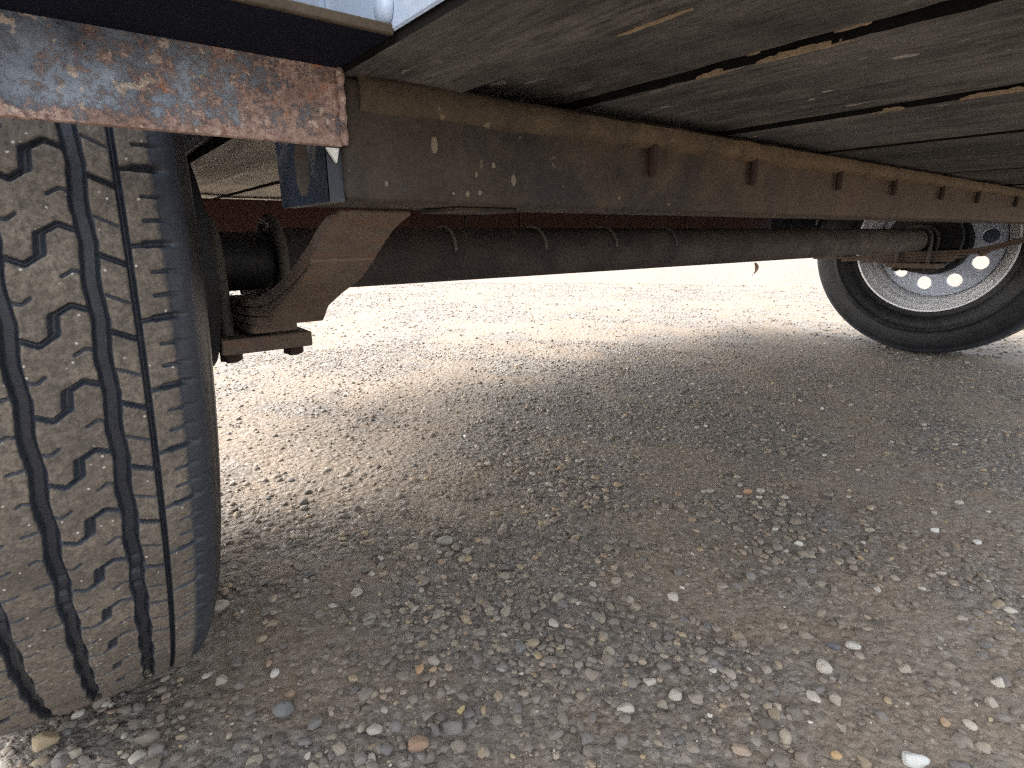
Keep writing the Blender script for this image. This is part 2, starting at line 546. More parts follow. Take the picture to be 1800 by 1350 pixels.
def axis(lo, hi, step, grow, far):
    mid = list(np.arange(lo, hi + step / 2, step))
    a, s = [], step
    q = hi
    while q < far:
        s *= grow; q += s; a.append(q)
    b, s, q = [], step, lo
    while q > -far:
        s *= grow; q -= s; b.append(q)
    return np.array(b[::-1] + mid + a)
gx = axis(-.9, 2.6, .016, 1.16, 220)
gy = axis(-.4, 3.0, .016, 1.16, 220)
GX, GY = np.meshgrid(gx, gy, indexing='ij')
near_w = np.clip(1.5 - np.hypot(GX - .8, GY - 1) / 12, 0, 1)
GZ = hgt(GX, GY) * near_w
nx, ny = len(gx), len(gy)
idx = np.arange(nx * ny).reshape(nx, ny)
quads = np.stack([idx[:-1, :-1], idx[1:, :-1], idx[1:, 1:], idx[:-1, 1:]], -1).reshape(-1, 4)

def np_mesh(name, co, faces):
    """faces: (n, k) array"""
    me = bpy.data.meshes.new(name)
    n, kk = faces.shape
    me.vertices.add(len(co))
    me.vertices.foreach_set('co', np.ascontiguousarray(co, np.float32).ravel())
    me.loops.add(n * kk)
    me.loops.foreach_set('vertex_index', np.ascontiguousarray(faces, np.int32).ravel())
    me.polygons.add(n)
    me.polygons.foreach_set('loop_start', np.arange(0, n * kk, kk, dtype=np.int32))
    me.polygons.foreach_set('loop_total', np.full(n, kk, np.int32))
    me.polygons.foreach_set('use_smooth', np.ones(n, bool))
    me.update(calc_edges=True)
    me.validate()
    return me
ground_me = np_mesh('ground', np.stack([GX, GY, GZ], -1).reshape(-1, 3), quads)
ga = ground_me.attributes.new('loose', 'FLOAT', 'POINT')
ga.data.foreach_set('value', np.ascontiguousarray((patch(GX, GY) * near_w + .55 * (1 - near_w)).reshape(-1), np.float32))
ground = link('ground', ground_me, M['ground'])
ground['kind'] = 'structure'

# ---- stones: a dozen shapes, the biggest in view as pieces of the ground, the rest as one mass of gravel
def ico(sub):
    b = bmesh.new()
    bmesh.ops.create_icosphere(b, subdivisions=sub, radius=1)
    b.verts.ensure_lookup_table()
    v = np.array([q.co[:] for q in b.verts]); f = np.array([[q.index for q in p.verts] for p in b.faces])
    b.free()
    return v, f
def stone_shape(sub, seed):
    r = np.random.default_rng(seed)
    v, f = ico(sub)
    v = v.copy()
    # cut facets, then squash: river-worn pebbles with a few flat sides
    for _ in range(9):
        d = r.normal(size=3); d /= np.linalg.norm(d)
        lim = r.uniform(.55, .92)
        t = v @ d
        ex = np.clip(t - lim, 0, None)
        v -= np.outer(ex * .93, d)
    v += .05 * np.sin(v @ r.normal(size=(3, 3)) * 2.5 + r.uniform(0, 6, 3))
    v *= np.array([1, r.uniform(.62, .95), r.uniform(.42, .72)])
    return v, f
S1 = [stone_shape(1, 100 + i) for i in range(8)]
S2 = [stone_shape(2, 200 + i) for i in range(10)]
S3 = [stone_shape(3, 300 + i) for i in range(10)]

def cam_px(x, y, z=0.):
    d = np.stack([x, y, np.full_like(x, z) - CAM_H], -1)
    cx = d @ np.array(r2); cy = d @ np.array(u2); cz = d @ np.array(fw)
    czs = np.where(cz > .02, cz, np.nan)
    return 900 + F_PX * cx / czs, 675 - F_PX * cy / czs, czs

# ---- single pebbles one can point to (built last, placed here so that the gravel keeps clear of them)
def ground_at(px_, py_):
    d = Vector(fw) + r2 * ((px_ - 900) / F_PX) - u2 * ((py_ - 675) / F_PX)
    t = -CAM_H / d.z
    return d.x * t, d.y * t, t
PEB = [  # px, py, half length px, elongation, turn, colour, label
    (735, 1306, 19, .95, .3, (.30, .19, .125), 'round orange brown pebble, the largest of its colour on the gravel'),
    (80, 1308, 24, .62, .75, (.36, .28, .17), 'long tan stone lying in the gravel just below the near tyre'),
    (258, 1297, 20, .85, .2, (.19, .165, .14), 'blunt grey brown stone sitting proud of the gravel right of the long tan stone'),
    (384, 1062, 21, .7, .3, (.36, .32, .26), 'pale angular stone against the inner foot of the near tyre'),
    (797, 1274, 22, .65, -.1, (.155, .145, .145), 'dark grey block shaped stone right of the round orange pebble'),
    (661, 1277, 16, .8, .5, (.40, .36, .32), 'pale pinkish grey pebble left of the round orange pebble'),
    (499, 1242, 19, .62, .35, (.135, .15, .155), 'smooth blue grey oval pebble on the near gravel'),
    (737, 1170, 10, .8, 1.2, (.45, .27, .15), 'small bright orange chip of stone among grey gravel'),
    (782, 949, 14, .6, .2, (.30, .28, .24), 'pale flat oval pebble alone on brown dirt beneath the deck'),
    (1608, 1334, 24, .6, -.2, (.62, .64, .62), 'large milky white stone at the lower right of the gravel'),
    (1302, 1321, 17, .75, -.5, (.34, .26, .20), 'pinkish tan wedge shaped stone in the near gravel'),
    (1412, 1334, 17, .9, 1.2, (.20, .165, .14), 'domed dark brown pebble between the pinkish wedge and the milky white stone'),
    (1313, 864, 8, .7, 0., (.45, .25, .14), 'small rust orange pebble alone in the shade beneath the deck'),
    (1530, 890, 10, .8, .4, (.40, .33, .24), 'light tan pebble right of the small rust orange one in shade'),
    (1645, 926, 8, .8, .2, (.66, .65, .62), 'small white rounded pebble in the shaded dark gravel, left of the squarer white one'),
    (1719, 947, 8, .95, 1., (.62, .61, .58), 'small blocky white stone in the shaded dark gravel'),
    (1318, 1016, 12, .9, .9, (.20, .19, .175), 'rounded mid grey pebble standing alone in fine dirt'),
    (1498, 1133, 13, .75, -.3, (.50, .48, .43), 'whitish oblong pebble beside a dark blue grey sliver'),
    (1466, 1135, 11, .6, -.3, (.085, .095, .12), 'dark blue grey sliver of stone beside a whitish pebble'),
    (810, 1241, 10, .7, 1., (.46, .36, .18), 'small yellow ochre pebble above the dark block shaped stone'),
    (1471, 1325, 10, .9, .2, (.50, .34, .16), 'amber yellow pebble just left of the milky white stone'),
    (388, 1193, 13, .85, .3, (.34, .31, .25), 'cream pebble on the gravel a little right of the near tyre foot'),
]
PEB_AT = [(*ground_at(q[0], q[1])[:2], q[2] / F_PX * ground_at(q[0], q[1])[2]) for q in PEB]

def scatter(n, lo, hi, smin, smax, power):
    """stones in view between two distances from the camera, sizes skewed small"""
    ang = rng.uniform(-1.0, 1.0, n) + math.pi / 2 - YAW
    d = np.sqrt(rng.uniform(lo ** 2, hi ** 2, n))
    x, y = d * np.cos(ang), d * np.sin(ang)
    px, py, cz = cam_px(x, y)
    ok = (cz > 0) & (px > -260) & (px < 2060) & (py < 1650)
    s = smin + (smax - smin) * rng.uniform(0, 1, n) ** power
    big_ = s > smin + .55 * (smax - smin)
    keep = rng.uniform(0, 1, n) < (.16 + .66 * patch(x, y)) * np.where(big_, .5, 1.)
    # the contact patches of the tyres
    for cx0, cx1, cy0, cy1 in ((-.135, .055, .61, .75), (2.245, 2.43, .59, .71)):
        ok &= ~((x > cx0) & (x < cx1) & (y > cy0) & (y < cy1))
    ok &= keep
    for qx, qy, qs in PEB_AT:
        ok &= np.hypot(x - qx, y - qy) > qs * .95 + s * .5
    return x[ok], y[ok], s[ok]

x1, y1, s1 = scatter(46000, .22, 1.0, .0010, .0085, 3.2)
x2, y2, s2 = scatter(72000, 1.0, 2.2, .0019, .0082, 2.5)
x3, y3, s3 = scatter(46000, 2.2, 5.0, .004, .0115, 1.8)

def rot_mats(n, tilt):
    a = rng.uniform(0, 2 * math.pi, n); b = rng.normal(0, tilt, n); c = rng.normal(0, tilt, n)
    ca, sa, cb, sb, cc, scn = np.cos(a), np.sin(a), np.cos(b), np.sin(b), np.cos(c), np.sin(c)
    Z = np.zeros((n, 3, 3)); Z[:, 0, 0] = ca; Z[:, 0, 1] = -sa; Z[:, 1, 0] = sa; Z[:, 1, 1] = ca; Z[:, 2, 2] = 1
    X = np.zeros((n, 3, 3)); X[:, 0, 0] = 1; X[:, 1, 1] = cb; X[:, 1, 2] = -sb; X[:, 2, 1] = sb; X[:, 2, 2] = cb
    Y = np.zeros((n, 3, 3)); Y[:, 1, 1] = 1; Y[:, 0, 0] = cc; Y[:, 0, 2] = scn; Y[:, 2, 0] = -scn; Y[:, 2, 2] = cc
    return Z @ X @ Y

def mass(xs, ys, ss, shapes):
    VV, FF, off = [], [], 0
    which = rng.integers(0, len(shapes), len(xs))
    for i, (v, f) in enumerate(shapes):
        m = which == i
        n = m.sum()
        if not n:
            continue
        Rm = rot_mats(n, .22)
        p = np.einsum('nij,vj->nvi', Rm, v) * ss[m][:, None, None]
        c = np.stack([xs[m], ys[m], hgt(xs[m], ys[m]) + ss[m] * rng.uniform(-.28, .30, n)], -1)
        p = (p + c[:, None, :]).reshape(-1, 3)
        VV.append(p)
        FF.append((f[None] + (np.arange(n) * len(v))[:, None, None] + off).reshape(-1, 3))
        off += len(p)
    return np.concatenate(VV), np.concatenate(FF)

# the biggest of the near stones become pieces of their own
px, py, cz = cam_px(x1, y1)
vis = (px > 0) & (px < 1800) & (py > 0) & (py < 1350) & ~((px < 400) & (py < 1180))
show = np.where(vis, s1 / cz, 0)
order = np.argsort(-show)
big = order[:285]
rest = np.setdiff1d(np.arange(len(x1)), big)
A = mass(x1[rest], y1[rest], s1[rest], S2)
B = mass(x2, y2, s2, S1)
Cc = mass(x3, y3, s3, S1)
V_ = np.concatenate([A[0], B[0], Cc[0]])
F_ = np.concatenate([A[1], B[1] + len(A[0]), Cc[1] + len(A[0]) + len(B[0])])
gravel = link('gravel', np_mesh('gravel', V_, F_), M['stone'], ground)
gravel['kind'] = 'stuff'

S3_me = []
for i, (v, f) in enumerate(S3):
    S3_me.append(np_mesh('stone', v, f))
    S3_me[-1].materials.append(M['pebble'])
PAL = [(.10, .09, .082), (.33, .29, .23), (.30, .24, .165), (.15, .125, .105), (.20, .178, .155), (.235, .205, .17), (.17, .155, .145), (.14, .138, .142), (.27, .235, .19), (.19, .165, .14), (.21, .19, .165), (.33, .29, .24), (.16, .15, .15)]
for k, i in enumerate(big):
    o = bpy.data.objects.new('stone', S3_me[int(rng.integers(0, 10))])
    COL.objects.link(o)
    o.parent = ground
    s = float(s1[i]) * rng.uniform(.95, 1.15)
    o.location = (x1[i], y1[i], float(hgt(x1[i], y1[i])) + s * rng.uniform(-.22, .16))
    o.rotation_euler = (rng.normal(0, .25), rng.normal(0, .25), rng.uniform(0, 6.28))
    o.scale = (s, s, s * rng.uniform(.8, 1.1))
    q = PAL[int(rng.integers(0, len(PAL)))] if rng.uniform() > .04 else (.52, .48, .41)
    o.color = (*(np.array(q) * rng.uniform(.85, 1.15)), 1)

# ------------------------------------------------------------------ the trailer
trailer = bpy.data.objects.new('trailer', None)
COL.objects.link(trailer)
trailer.location = (1.15, .65, 0)
trailer['label'] = 'old steel trailer with rusted frame and weathered plank deck seen from beneath'
trailer['category'] = 'trailer'
TO = Vector((1.15, .65, 0))

def part(mb_or, name, mat, parent=None, **kw):
    o = mb_or.build(name, mat, None, **kw) if isinstance(mb_or, MB) else mb_or
    if parent is None:
        o.parent = trailer
        o.location = -TO
    else:
        o.parent = parent
    return o

DZ = .470                      # underside of the deck
XE, XF = .1045, 2.193           # deck edges
Y0, Y1 = -.04, 1.62            # deck ends
BY = .25                       # face of the front cross beam
RY = 1.15                      # face of the rear cross beam

# --- deck planks, each with its own ragged edge
edges = [(XE, .1637, -.004), (.1641, .2500, .0048), (.2505, .3942, .002), (.3946, .5452, -.0008), (.5457, .702, -.0022)]
CH = [(.001, .001), (.001, .0020), (.0028, .0010), (.0020, .001), (.0012, .001)]     # how far the lower edges are worn back
x = .7025
while x < XF - .05:
    edges.append((x, min(x + .155, XF), rnd.uniform(-.0025, .0012)))
    x += .1555
planks = []
for i, (a, b, dz) in enumerate(edges):
    ys = np.arange(Y0, Y1 + .001, .006)
    r = np.random.default_rng(50 + i)
    def wob(amp):
        q = r.normal(0, 1, len(ys))
        for _ in range(2):
            q = np.convolve(q, [.25, .5, .25], 'same')
        return amp * q + amp * .8 * np.sin(ys * r.uniform(3, 7) + r.uniform(0, 6))
    ca_, cb_ = CH[i] if i < len(CH) else (.0014, .0014)
    wa, wb = wob(ca_ * .28) + ca_, wob(cb_ * .28) + cb_
    wa = np.clip(wa + .18 * ca_ * r.normal(size=len(ys)), .0004, .016); wb = np.clip(wb + .18 * cb_ * r.normal(size=len(ys)), .0004, .016)
    if i == 0:
        wa = wa * .4
    cup = r.uniform(-.0012, .0012)
    V, Fq = [], []
    prof = [(0, .038), (0, .030), (.0, .0), (.33, cup), (.66, cup), (1, .0), (1, .030), (1, .038)]
    for j, y in enumerate(ys):
        xa, xb = a, b
        for k, (t, z) in enumerate(prof):
            xx = xa + wa[j] if k == 2 else xa + wa[j] * .75 if k == 1 else xb - wb[j] if k == 5 else xb - wb[j] * .75 if k == 6 else xa + (xb - xa) * t
            V.append((xx, y, DZ + dz + z))
    n = len(prof)
    for j in range(len(ys) - 1):
        for k in range(n):
            Fq.append((j * n + k, j * n + (k + 1) % n, (j + 1) * n + (k + 1) % n, (j + 1) * n + k))
    Fq.append(tuple(range(n))); Fq.append(tuple((len(ys) - 1) * n + k for k in range(n))[::-1])
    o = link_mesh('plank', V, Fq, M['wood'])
    o.data.materials.append(M['joint'])
    mi = np.zeros(len(Fq), np.int32)
    for j in range(len(ys) - 1):
        for k in (0, 1, n - 3, n - 2):
            mi[j * n + k] = 1
    o.data.polygons.foreach_set('material_index', mi)
    part(o, 'plank', None)
    planks.append(o)

# --- splintered pale wood along the plank joints
def splinter(i, xa, y0, y1, wdt, dz=0.):
    r = np.random.default_rng(900 + i)
    n = max(8, int(abs(y1 - y0) / .002))
    ys = np.linspace(y0, y1, n)
    wv = wdt * np.clip(np.sin(np.linspace(.12, 3.0, n)) * 1.2, .12, 1) * r.uniform(.75, 1.1, n)
    V = []
    for y, ww in zip(ys, wv):
        xo = xa + r.normal(0, .00012)
        z = DZ + dz - .0006
        V += [(xo - ww / 2, y, z + .0010 + .6 * ww * r.uniform(.6, 1.2)), (xo - ww / 2, y, z), (xo + ww / 2, y, z + r.uniform(0, .0003)), (xo + ww / 2, y, z + .0012)]
    Fq = [(0, 1, 2, 3), tuple((n - 1) * 4 + k for k in (3, 2, 1, 0))]
    for j in range(n - 1):
        for k in range(4):
            Fq.append((j * 4 + k, j * 4 + (k + 1) % 4, (j + 1) * 4 + (k + 1) % 4, (j + 1) * 4 + k))
    return link_mesh('splinter', V, Fq, M['splinter'])
for i, (pl, xa, y0, y1, wd) in enumerate(((2, .2533, .110, .150, .0024), (2, .2531, .161, .180, .0018), (1, .2478, .102, .115, .0022), (3, .3962, .082, .113, .0024),
                                          (3, .3960, .139, .156, .0018), (0, .1622, .118, .148, .0018), (1, .2480, .145, .151, .0015))):
    o = splinter(i, xa, y0, y1, wd, edges[pl][2])
    o.parent = planks[pl]

# --- front cross beam: tube with a flange lip along its top
def rect_tube(x0, x1, y0, y1, z0, z1, bev):
    return MB().box(x0, x1, y0, y1, z0, z1, bev, 3)
beam = part(rect_tube(XE - .0005, XF - .004, BY, BY + .073, .4155, DZ - .0035, .004), 'cross_beam', M['beam'], auto=.6)
lip = MB()
prof = [(BY + .0005, .4525), (BY - .004, .4530), (BY - .0085, .4555), (BY - .0100, .4600), (BY - .0085, .4645), (BY - .004, .4670), (BY + .0005, .4675)]
xs = np.concatenate([[.1115, .13], np.arange(.15, XF - .02, .02), [XF - .01]])
V, Fq = [], []
lr = np.random.default_rng(4)
for xx in xs:
    j = lr.normal(0, .0004)
    g = .25 + .75 * min(1, max(0, (xx - .112) / .16))
    V += [(xx, BY + .0005 + (y - BY - .0005) * g + j, z + j) for y, z in prof]
n = len(prof)
for j in range(len(xs) - 1):
    for k in range(n - 1):
        Fq.append((j * n + k, j * n + k + 1, (j + 1) * n + k + 1, (j + 1) * n + k))
Fq.append(tuple(range(n))); Fq.append(tuple((len(xs) - 1) * n + k for k in range(n))[::-1])
lipo = lip.raw(V, Fq).build('flange', M['lip'], beam, auto=.7)
for xx in (.306, .426, .574, .706, .858, 1.006, 1.212, 1.37, 1.53, 1.69, 1.84, 2.0):
    mb = MB()
    L = .0165 if xx > .5 else .019
    mb.tube([(xx, BY - .0045, .4545), (xx + .0003, BY - .0045, .4545 - L * .9), (xx + .0003, BY - .0045, .4545 - L)], .0030, 8, rs=[.0030, .0030, .0024])
    mb.build('screw', M['bolt'], beam)
# dried mud spots and a scraped weld on the beam face
mb = MB()
mr = np.random.default_rng(8)
for (xx, zz, a, b) in ((.148, .4420, .0022, .0042), (.196, .4285, .0016, .0034), (.172, .4300, .0008, .0016), (.183, .4350, .0012, .0018), (.1665, .4205, .0012, .0016), (.174, .4212, .0014, .0012),
                       (.158, .4203, .0008, .0008), (.122, .4232, .0008, .0014), (.232, .427, .0006, .0006), (.225, .4418, .001, .0005), (.28, .4220, .0009, .0012), (.33, .4195, .0018, .0008), (.40, .4185, .001, .0006)):
    pts = [(xx + a * math.cos(t) * mr.uniform(.7, 1.1), BY - .0006, zz + b * math.sin(t) * mr.uniform(.75, 1.1)) for t in np.linspace(0, 2 * math.pi, 11)[:-1]]
    back = [(p[0], BY + .0004, p[2]) for p in pts]
    mb.raw(pts + back, [tuple(range(10))] + [(i, 10 + i, 10 + (i + 1) % 10, (i + 1) % 10) for i in range(10)])
o = mb.build('mud_spots', M['mud'], beam)
o['kind'] = 'stuff'

# --- end cap of the beam: a plate with an eight-sided opening
mb = MB()
yc, zc = BY + .038, .4325
oct_ = [(yc + .0135 * math.cos(t) * .8, zc + .0145 * math.sin(t)) for t in np.linspace(math.pi / 8, 2 * math.pi + math.pi / 8, 9)[:-1]]
out = []
for y, z in oct_:
    dy, dz_ = y - yc, z - zc
    k = min((.0375 / abs(dy)) if dy else 9, (.0175 / abs(dz_)) if dz_ else 9)
    out.append((max(yc + dy * k, BY + .0052), zc + dz_ * k))
cor = [(BY + .0052, .415), (BY + .0755, .415), (BY + .0755, .450), (BY + .0052, .450)]
oc2 = (BY + .0052 + BY + .0755) / 2
xo = XE - .0075
V = [(xo, y, z) for y, z in out] + [(xo, y, z) for y, z in oct_] + [(xo + .0062, yc + (y - yc) * .62, zc + (z - zc) * .62) for y, z in oct_] + [(xo, y, z) for y, z in cor]
Fq = [(i, (i + 1) % 8, 8 + (i + 1) % 8, 8 + i) for i in range(8)] + [(8 + i, 8 + (i + 1) % 8, 16 + (i + 1) % 8, 16 + i) for i in range(8)] + [tuple(range(16, 24))]
def near_c(c):
    d = sorted(range(8), key=lambda i: (out[i][0] - c[0]) ** 2 + (out[i][1] - c[1]) ** 2)[:2]
    return tuple(d)
for q, c in enumerate(cor):
    a, b = near_c(c)
    Fq.append((24 + q, a, b))
mb.raw(V, Fq)
plate = mb.build('end_plate', M['endcap'], beam)
plate.data.materials.append(M['beam'])
for p in plate.data.polygons:
    if p.center.x > xo + .002:
        p.material_index = 1  # recess takes the beam brown: light on its facets put into the colour
mb = MB()
for a_, b_ in zip(cor, cor[1:] + cor[:1]):
    mb.raw([(xo, *a_), (xo, *b_), (XE - .0007, *b_), (XE - .0007, *a_)], [(0, 1, 2, 3)])
mb.build('end_plate_rim', M['endcap'], beam)
mb = MB()
mb.raw([(.0962, BY + .002, .4370), (.1020, BY + .0025, .4370), (.1005, BY + .0025, .4310), (.0962, BY + .004, .4370), (.1020, BY + .0045, .4370), (.1005, BY + .0045, .4310)],
       [(0, 1, 2), (5, 4, 3), (0, 3, 4, 1), (1, 4, 5, 2), (2, 5, 3, 0)])
mb.build('pale_tab', M['chip'], beam)

# --- rear cross beam with pale strips on it
rb = part(rect_tube(XE + .01, XF - .01, RY, RY + .06, .408, DZ - .003, .003), 'rear_cross_beam', M['rear'])
for xx in (.76, .925, 1.615):
    MB().box(xx - .0035, xx + .0035, RY - .004, RY - .0005, .409, .466, .0008, 1).build('weld_strip', M['beam'], rb)

# --- side rail plate of the deck, pale paint, with a carriage bolt
side = part(MB().box(XE - .0016, XE - .0003, Y0, .2575, DZ - .0010, DZ + .13, .0008, 1), 'side_panel', M['panel'])
def dome(c, r, nx_, mat, parent, name):
    mb = MB()
    prof = [(0, r), (-.15 * r, r), (-.38 * r, .82 * r), (-.55 * r, .48 * r), (-.6 * r, 0.0001)]
    mb.revolve([(q[0] * nx_, q[1]) for q in prof], c[0], c[1], c[2], 20)
    return mb.build(name, mat, parent, auto=.8)
dome((XE - .0018, .2025, .4765), .0058, 1, M['panel'], side, 'carriage_bolt')
part(MB().box(XF + .0004, XF + .003, Y0, .246, DZ - .0015, DZ + .13, .0008, 1), 'side_panel', M['panel'])

# --- fenders: rusted angle bar below, navy sheet above and inside
def fender(near):
    s = 1 if near else -1
    X = lambda v: v if near else 2.30 - v
    def bx(mb, a, b, *r, **k):
        a, b = X(a), X(b)
        return mb.box(min(a, b), max(a, b), *r, **k)
    mb = MB()
    bx(mb, -.30, .1035, BY, BY + .0045, .4375, DZ + .001, bev=.0012, seg=2)
    bar = part(mb, 'fender_bar', M['rust'], auto=.7)
    mb = MB()
    bx(mb, -.30, .1035, .2012, BY - .0003, DZ - .0020, DZ + .0010)
    mb.build('flange', M['flange'], bar)
    mb = MB()
    bx(mb, -.30, .1035, .1985, .2010, DZ - .0021, DZ + .0012, bev=.0004, seg=1)
    mb.build('flange_edge', M['lip'], bar)
    mb = MB()
    bx(mb, .100, .104, BY + .008, 1.09, DZ + .003, .488)
    bx(mb, -.215, .0998, BY + .008, 1.09, .797, .80)
    bx(mb, -.30, -.2152, BY + .008, 1.09, .50 if near else .355, .80)
    bx(mb, -.215, .0998 if near else .26, 1.0868, 1.0898, .408, .7968)
    fd = part(mb, 'fender', M['navy'])
    mb = MB()
    bx(mb, .1004, .1036, BY + .008, 1.0866, .4882, .7968)
    mb.build('inner_skirt', M['panel'] if near else M['navy'], fd)
    if not near:
        MB().box(2.381, 2.393, 1.083, 1.0865, .432, .462, .0005, 1).build('pale_tab', M['chip'], fd)  # small pale plate on the rear sheet of the far fender
    return bar
bar = fender(True)
fender(False)
# a bead of weld joining bar and deck edge
mb = MB()
mb.tube([(.1035, BY - .001, z) for z in np.linspace(.438, .468, 9)], .0016, 8, rs=[.0012 + .0007 * (i % 2) for i in range(9)])
mb.build('weld', M['rust'], bar)

# --- wheels
TCX, TCY, TCZ, TR = -.0372, .68, .366, .370
def tread_depth(W, S):
    """depth (m) of the tread pattern at width W (from the tyre's middle) and arc S"""
    P = .0345
    W = W[:, None] + 0 * S[None, :]
    S = S[None, :] + 0 * W
    D = np.zeros_like(W)
    mirror = W < 0
    U = np.abs(W)
    Sm = np.where(mirror, -S + .011, S + .0092)
    def band(dist, half, depth, soft=.0008):
        nonlocal D
        t = np.clip((half + soft - dist) / (2 * soft), 0, 1)
        t = t * t * (3 - 2 * t)
        D = np.maximum(D, depth * t)
    ph = 2 * math.pi * Sm / P
    zig = np.arcsin(np.sin(ph)) / (math.pi / 2)
    bar_ = np.abs(((S + .155 + .185) % .37) - .185)                      # wear bars
    dep = np.where(bar_ < .0035, .0052, np.where(np.abs(bar_ - .012) < .0025, .0062, .0078))
    D = np.maximum(D, dep * (lambda t: t * t * (3 - 2 * t))(np.clip((.0030 + .0006 - np.abs(U - (.0125 + .0007 * zig))) / .0018, 0, 1)))
    D = np.maximum(D, dep * (lambda t: t * t * (3 - 2 * t))(np.clip((.0032 + .0006 - np.abs(U - (.0428 + .0006 * zig))) / .0018, 0, 1)))
    band(np.abs(U - .0568), .0010, .0055)
    def poly(pts, half, depth, off=0., soft=.0008):
        s0 = ((Sm - off) % P)
        best = np.full_like(W, 9.)
        for sh in (-P, 0, P):
            for (a, b) in zip(pts[:-1], pts[1:]):
                ax, ay = a; bx_, by = b
                dx, dy = bx_ - ax, by - ay
                qx, qy = U - ax, s0 + sh - ay
                t = np.clip((qx * dx + qy * dy) / (dx * dx + dy * dy + 1e-12), 0, 1)
                best = np.minimum(best, np.hypot(qx - t * dx, qy - t * dy))
        band(best, half, depth, soft)
    mm = lambda *q: [(a / 1000, b / 1000) for a, b in q]
    # S-shaped hexagon sipes of the broad rib (width 15.5 .. 40 mm)
    poly(mm((41, 13.4), (34.2, 16.4), (27.8, 12.0), (27.2, 3.6), (21.8, -.8), (15, 2.6)), .0009, .0042)
    poly(mm((27.8, 11.5), (27.2, 4.2)), .0018, .0030)
    poly(mm((41, 29.5), (36.6, 31.4), (32.6, 28.6)), .00035, .003)
    poly(mm((15, 18.5), (18.6, 17.2), (21.6, 19.8)), .00035, .003)
    # narrow rib, diagonal
    poly(mm((45, 4.2), (56.2, -1.2)), .00085, .005)
    poly(mm((46.6, 20.3), (54.6, 16.2)), .0003, .003)
    # shoulder, lateral
    poly(mm((57, 7.5), (63.6, 8.0)), .0007, .004)
    poly(mm((63.6, 8.4), (76, 9.4)), .0014, .0045)
    poly(mm((64.5, 19.2), (76, 20.2)), .0005, .003)
    poly(mm((65.0, 30.2), (76, 31.0)), .0005, .003)
    # middle rib, short sipes from the groove
    poly(mm((10.5, 12.5), (3.6, 11.2)), .00045, .003)
    poly(mm((10.5, 27.8), (6.0, 29.6), (3.8, 28.2)), .00035, .0028)
    return D
def make_tyre():
    ws = np.concatenate([np.arange(-.0715, .07151, .00065)])
    fine = np.arange(-math.radians(58), math.radians(36), .00075 / TR)
    coarse = np.linspace(math.radians(36), math.radians(302), 400)[:-1]
    ang = np.concatenate([fine, coarse])
    arc = ang * TR
    D = tread_depth(ws, arc)
    r = np.random.default_rng(3)
    crown = .0045 * (np.abs(ws) / .07) ** 2.4 + np.where(np.abs(ws) > .066, (np.abs(ws) - .066) ** 2 * 55, 0)
    rad = TR - crown[:, None] - D
    rad += .00018 * r.normal(size=rad.shape) * (D < .001)
    # side profile both sides (w, r), from the tread edge to the bead
    side = [(.0752, .3628), (.0800, .358), (.0842, .351), (.0872, .342), (.0882, .3405), (.0884, .3395), (.0910, .328), (.0920, .314), (.0922, .301), (.0920, .290), (.0928, .2895), (.0928, .286), (.0914, .285), (.0885, .270), (.0835, .255), (.0785, .247), (.0755, .2435), (.0735, .240), (.0728, .228), (.070, .222)]
    nA = len(ang)
    cols, rads, tops = [], [], []
    for w_, q in reversed(side):
        cols.append(-w_); rads.append(np.full(nA, q)); tops.append(np.full(nA, .2 if q > .357 else -.6 if q > .352 else -1.))
    for i, w_ in enumerate(ws):
        t = 1 - np.clip(D[i] / .0012, 0, 1)
        t *= np.clip((.0735 - abs(w_)) / .006, 0.3, 1)
        cols.append(w_); rads.append(rad[i]); tops.append(t)
    for w_, q in side:
        cols.append(w_); rads.append(np.full(nA, q)); tops.append(np.full(nA, .2 if q > .357 else -.6 if q > .352 else -1.))
    cols = np.array(cols); rads = np.array(rads); tops = np.array(tops)
    # local: X = width, angle measured from -Y (towards the camera) upwards
    Xc = np.repeat(cols[:, None], nA, 1)
    Yc = -rads * np.cos(ang)[None]
    Zc = rads * np.sin(ang)[None]
    floor_ = -TCZ + .001
    sq = np.clip(floor_ - Zc, 0, None)
    Zc = np.maximum(Zc, floor_)
    low = np.clip((-Zc - .30) / .07, 0, 1) ** 2
    Xc = 1.05 * Xc * (1 + .03 * low * (np.abs(Xc) > .06))
    co = np.stack([Xc, Yc, Zc], -1).reshape(-1, 3)
    m = len(cols)
    ii = np.arange(m * nA).reshape(m, nA)
    nxt = np.roll(ii, -1, 1)
    f = np.stack([ii[:-1], nxt[:-1], nxt[1:], ii[1:]], -1).reshape(-1, 4)
    me = np_mesh('tyre', co, f)
    a = me.attributes.new('top', 'FLOAT', 'POINT')
    a.data.foreach_set('value', np.ascontiguousarray(tops.reshape(-1), np.float32))
    me.materials.append(M['tread'])
    return me

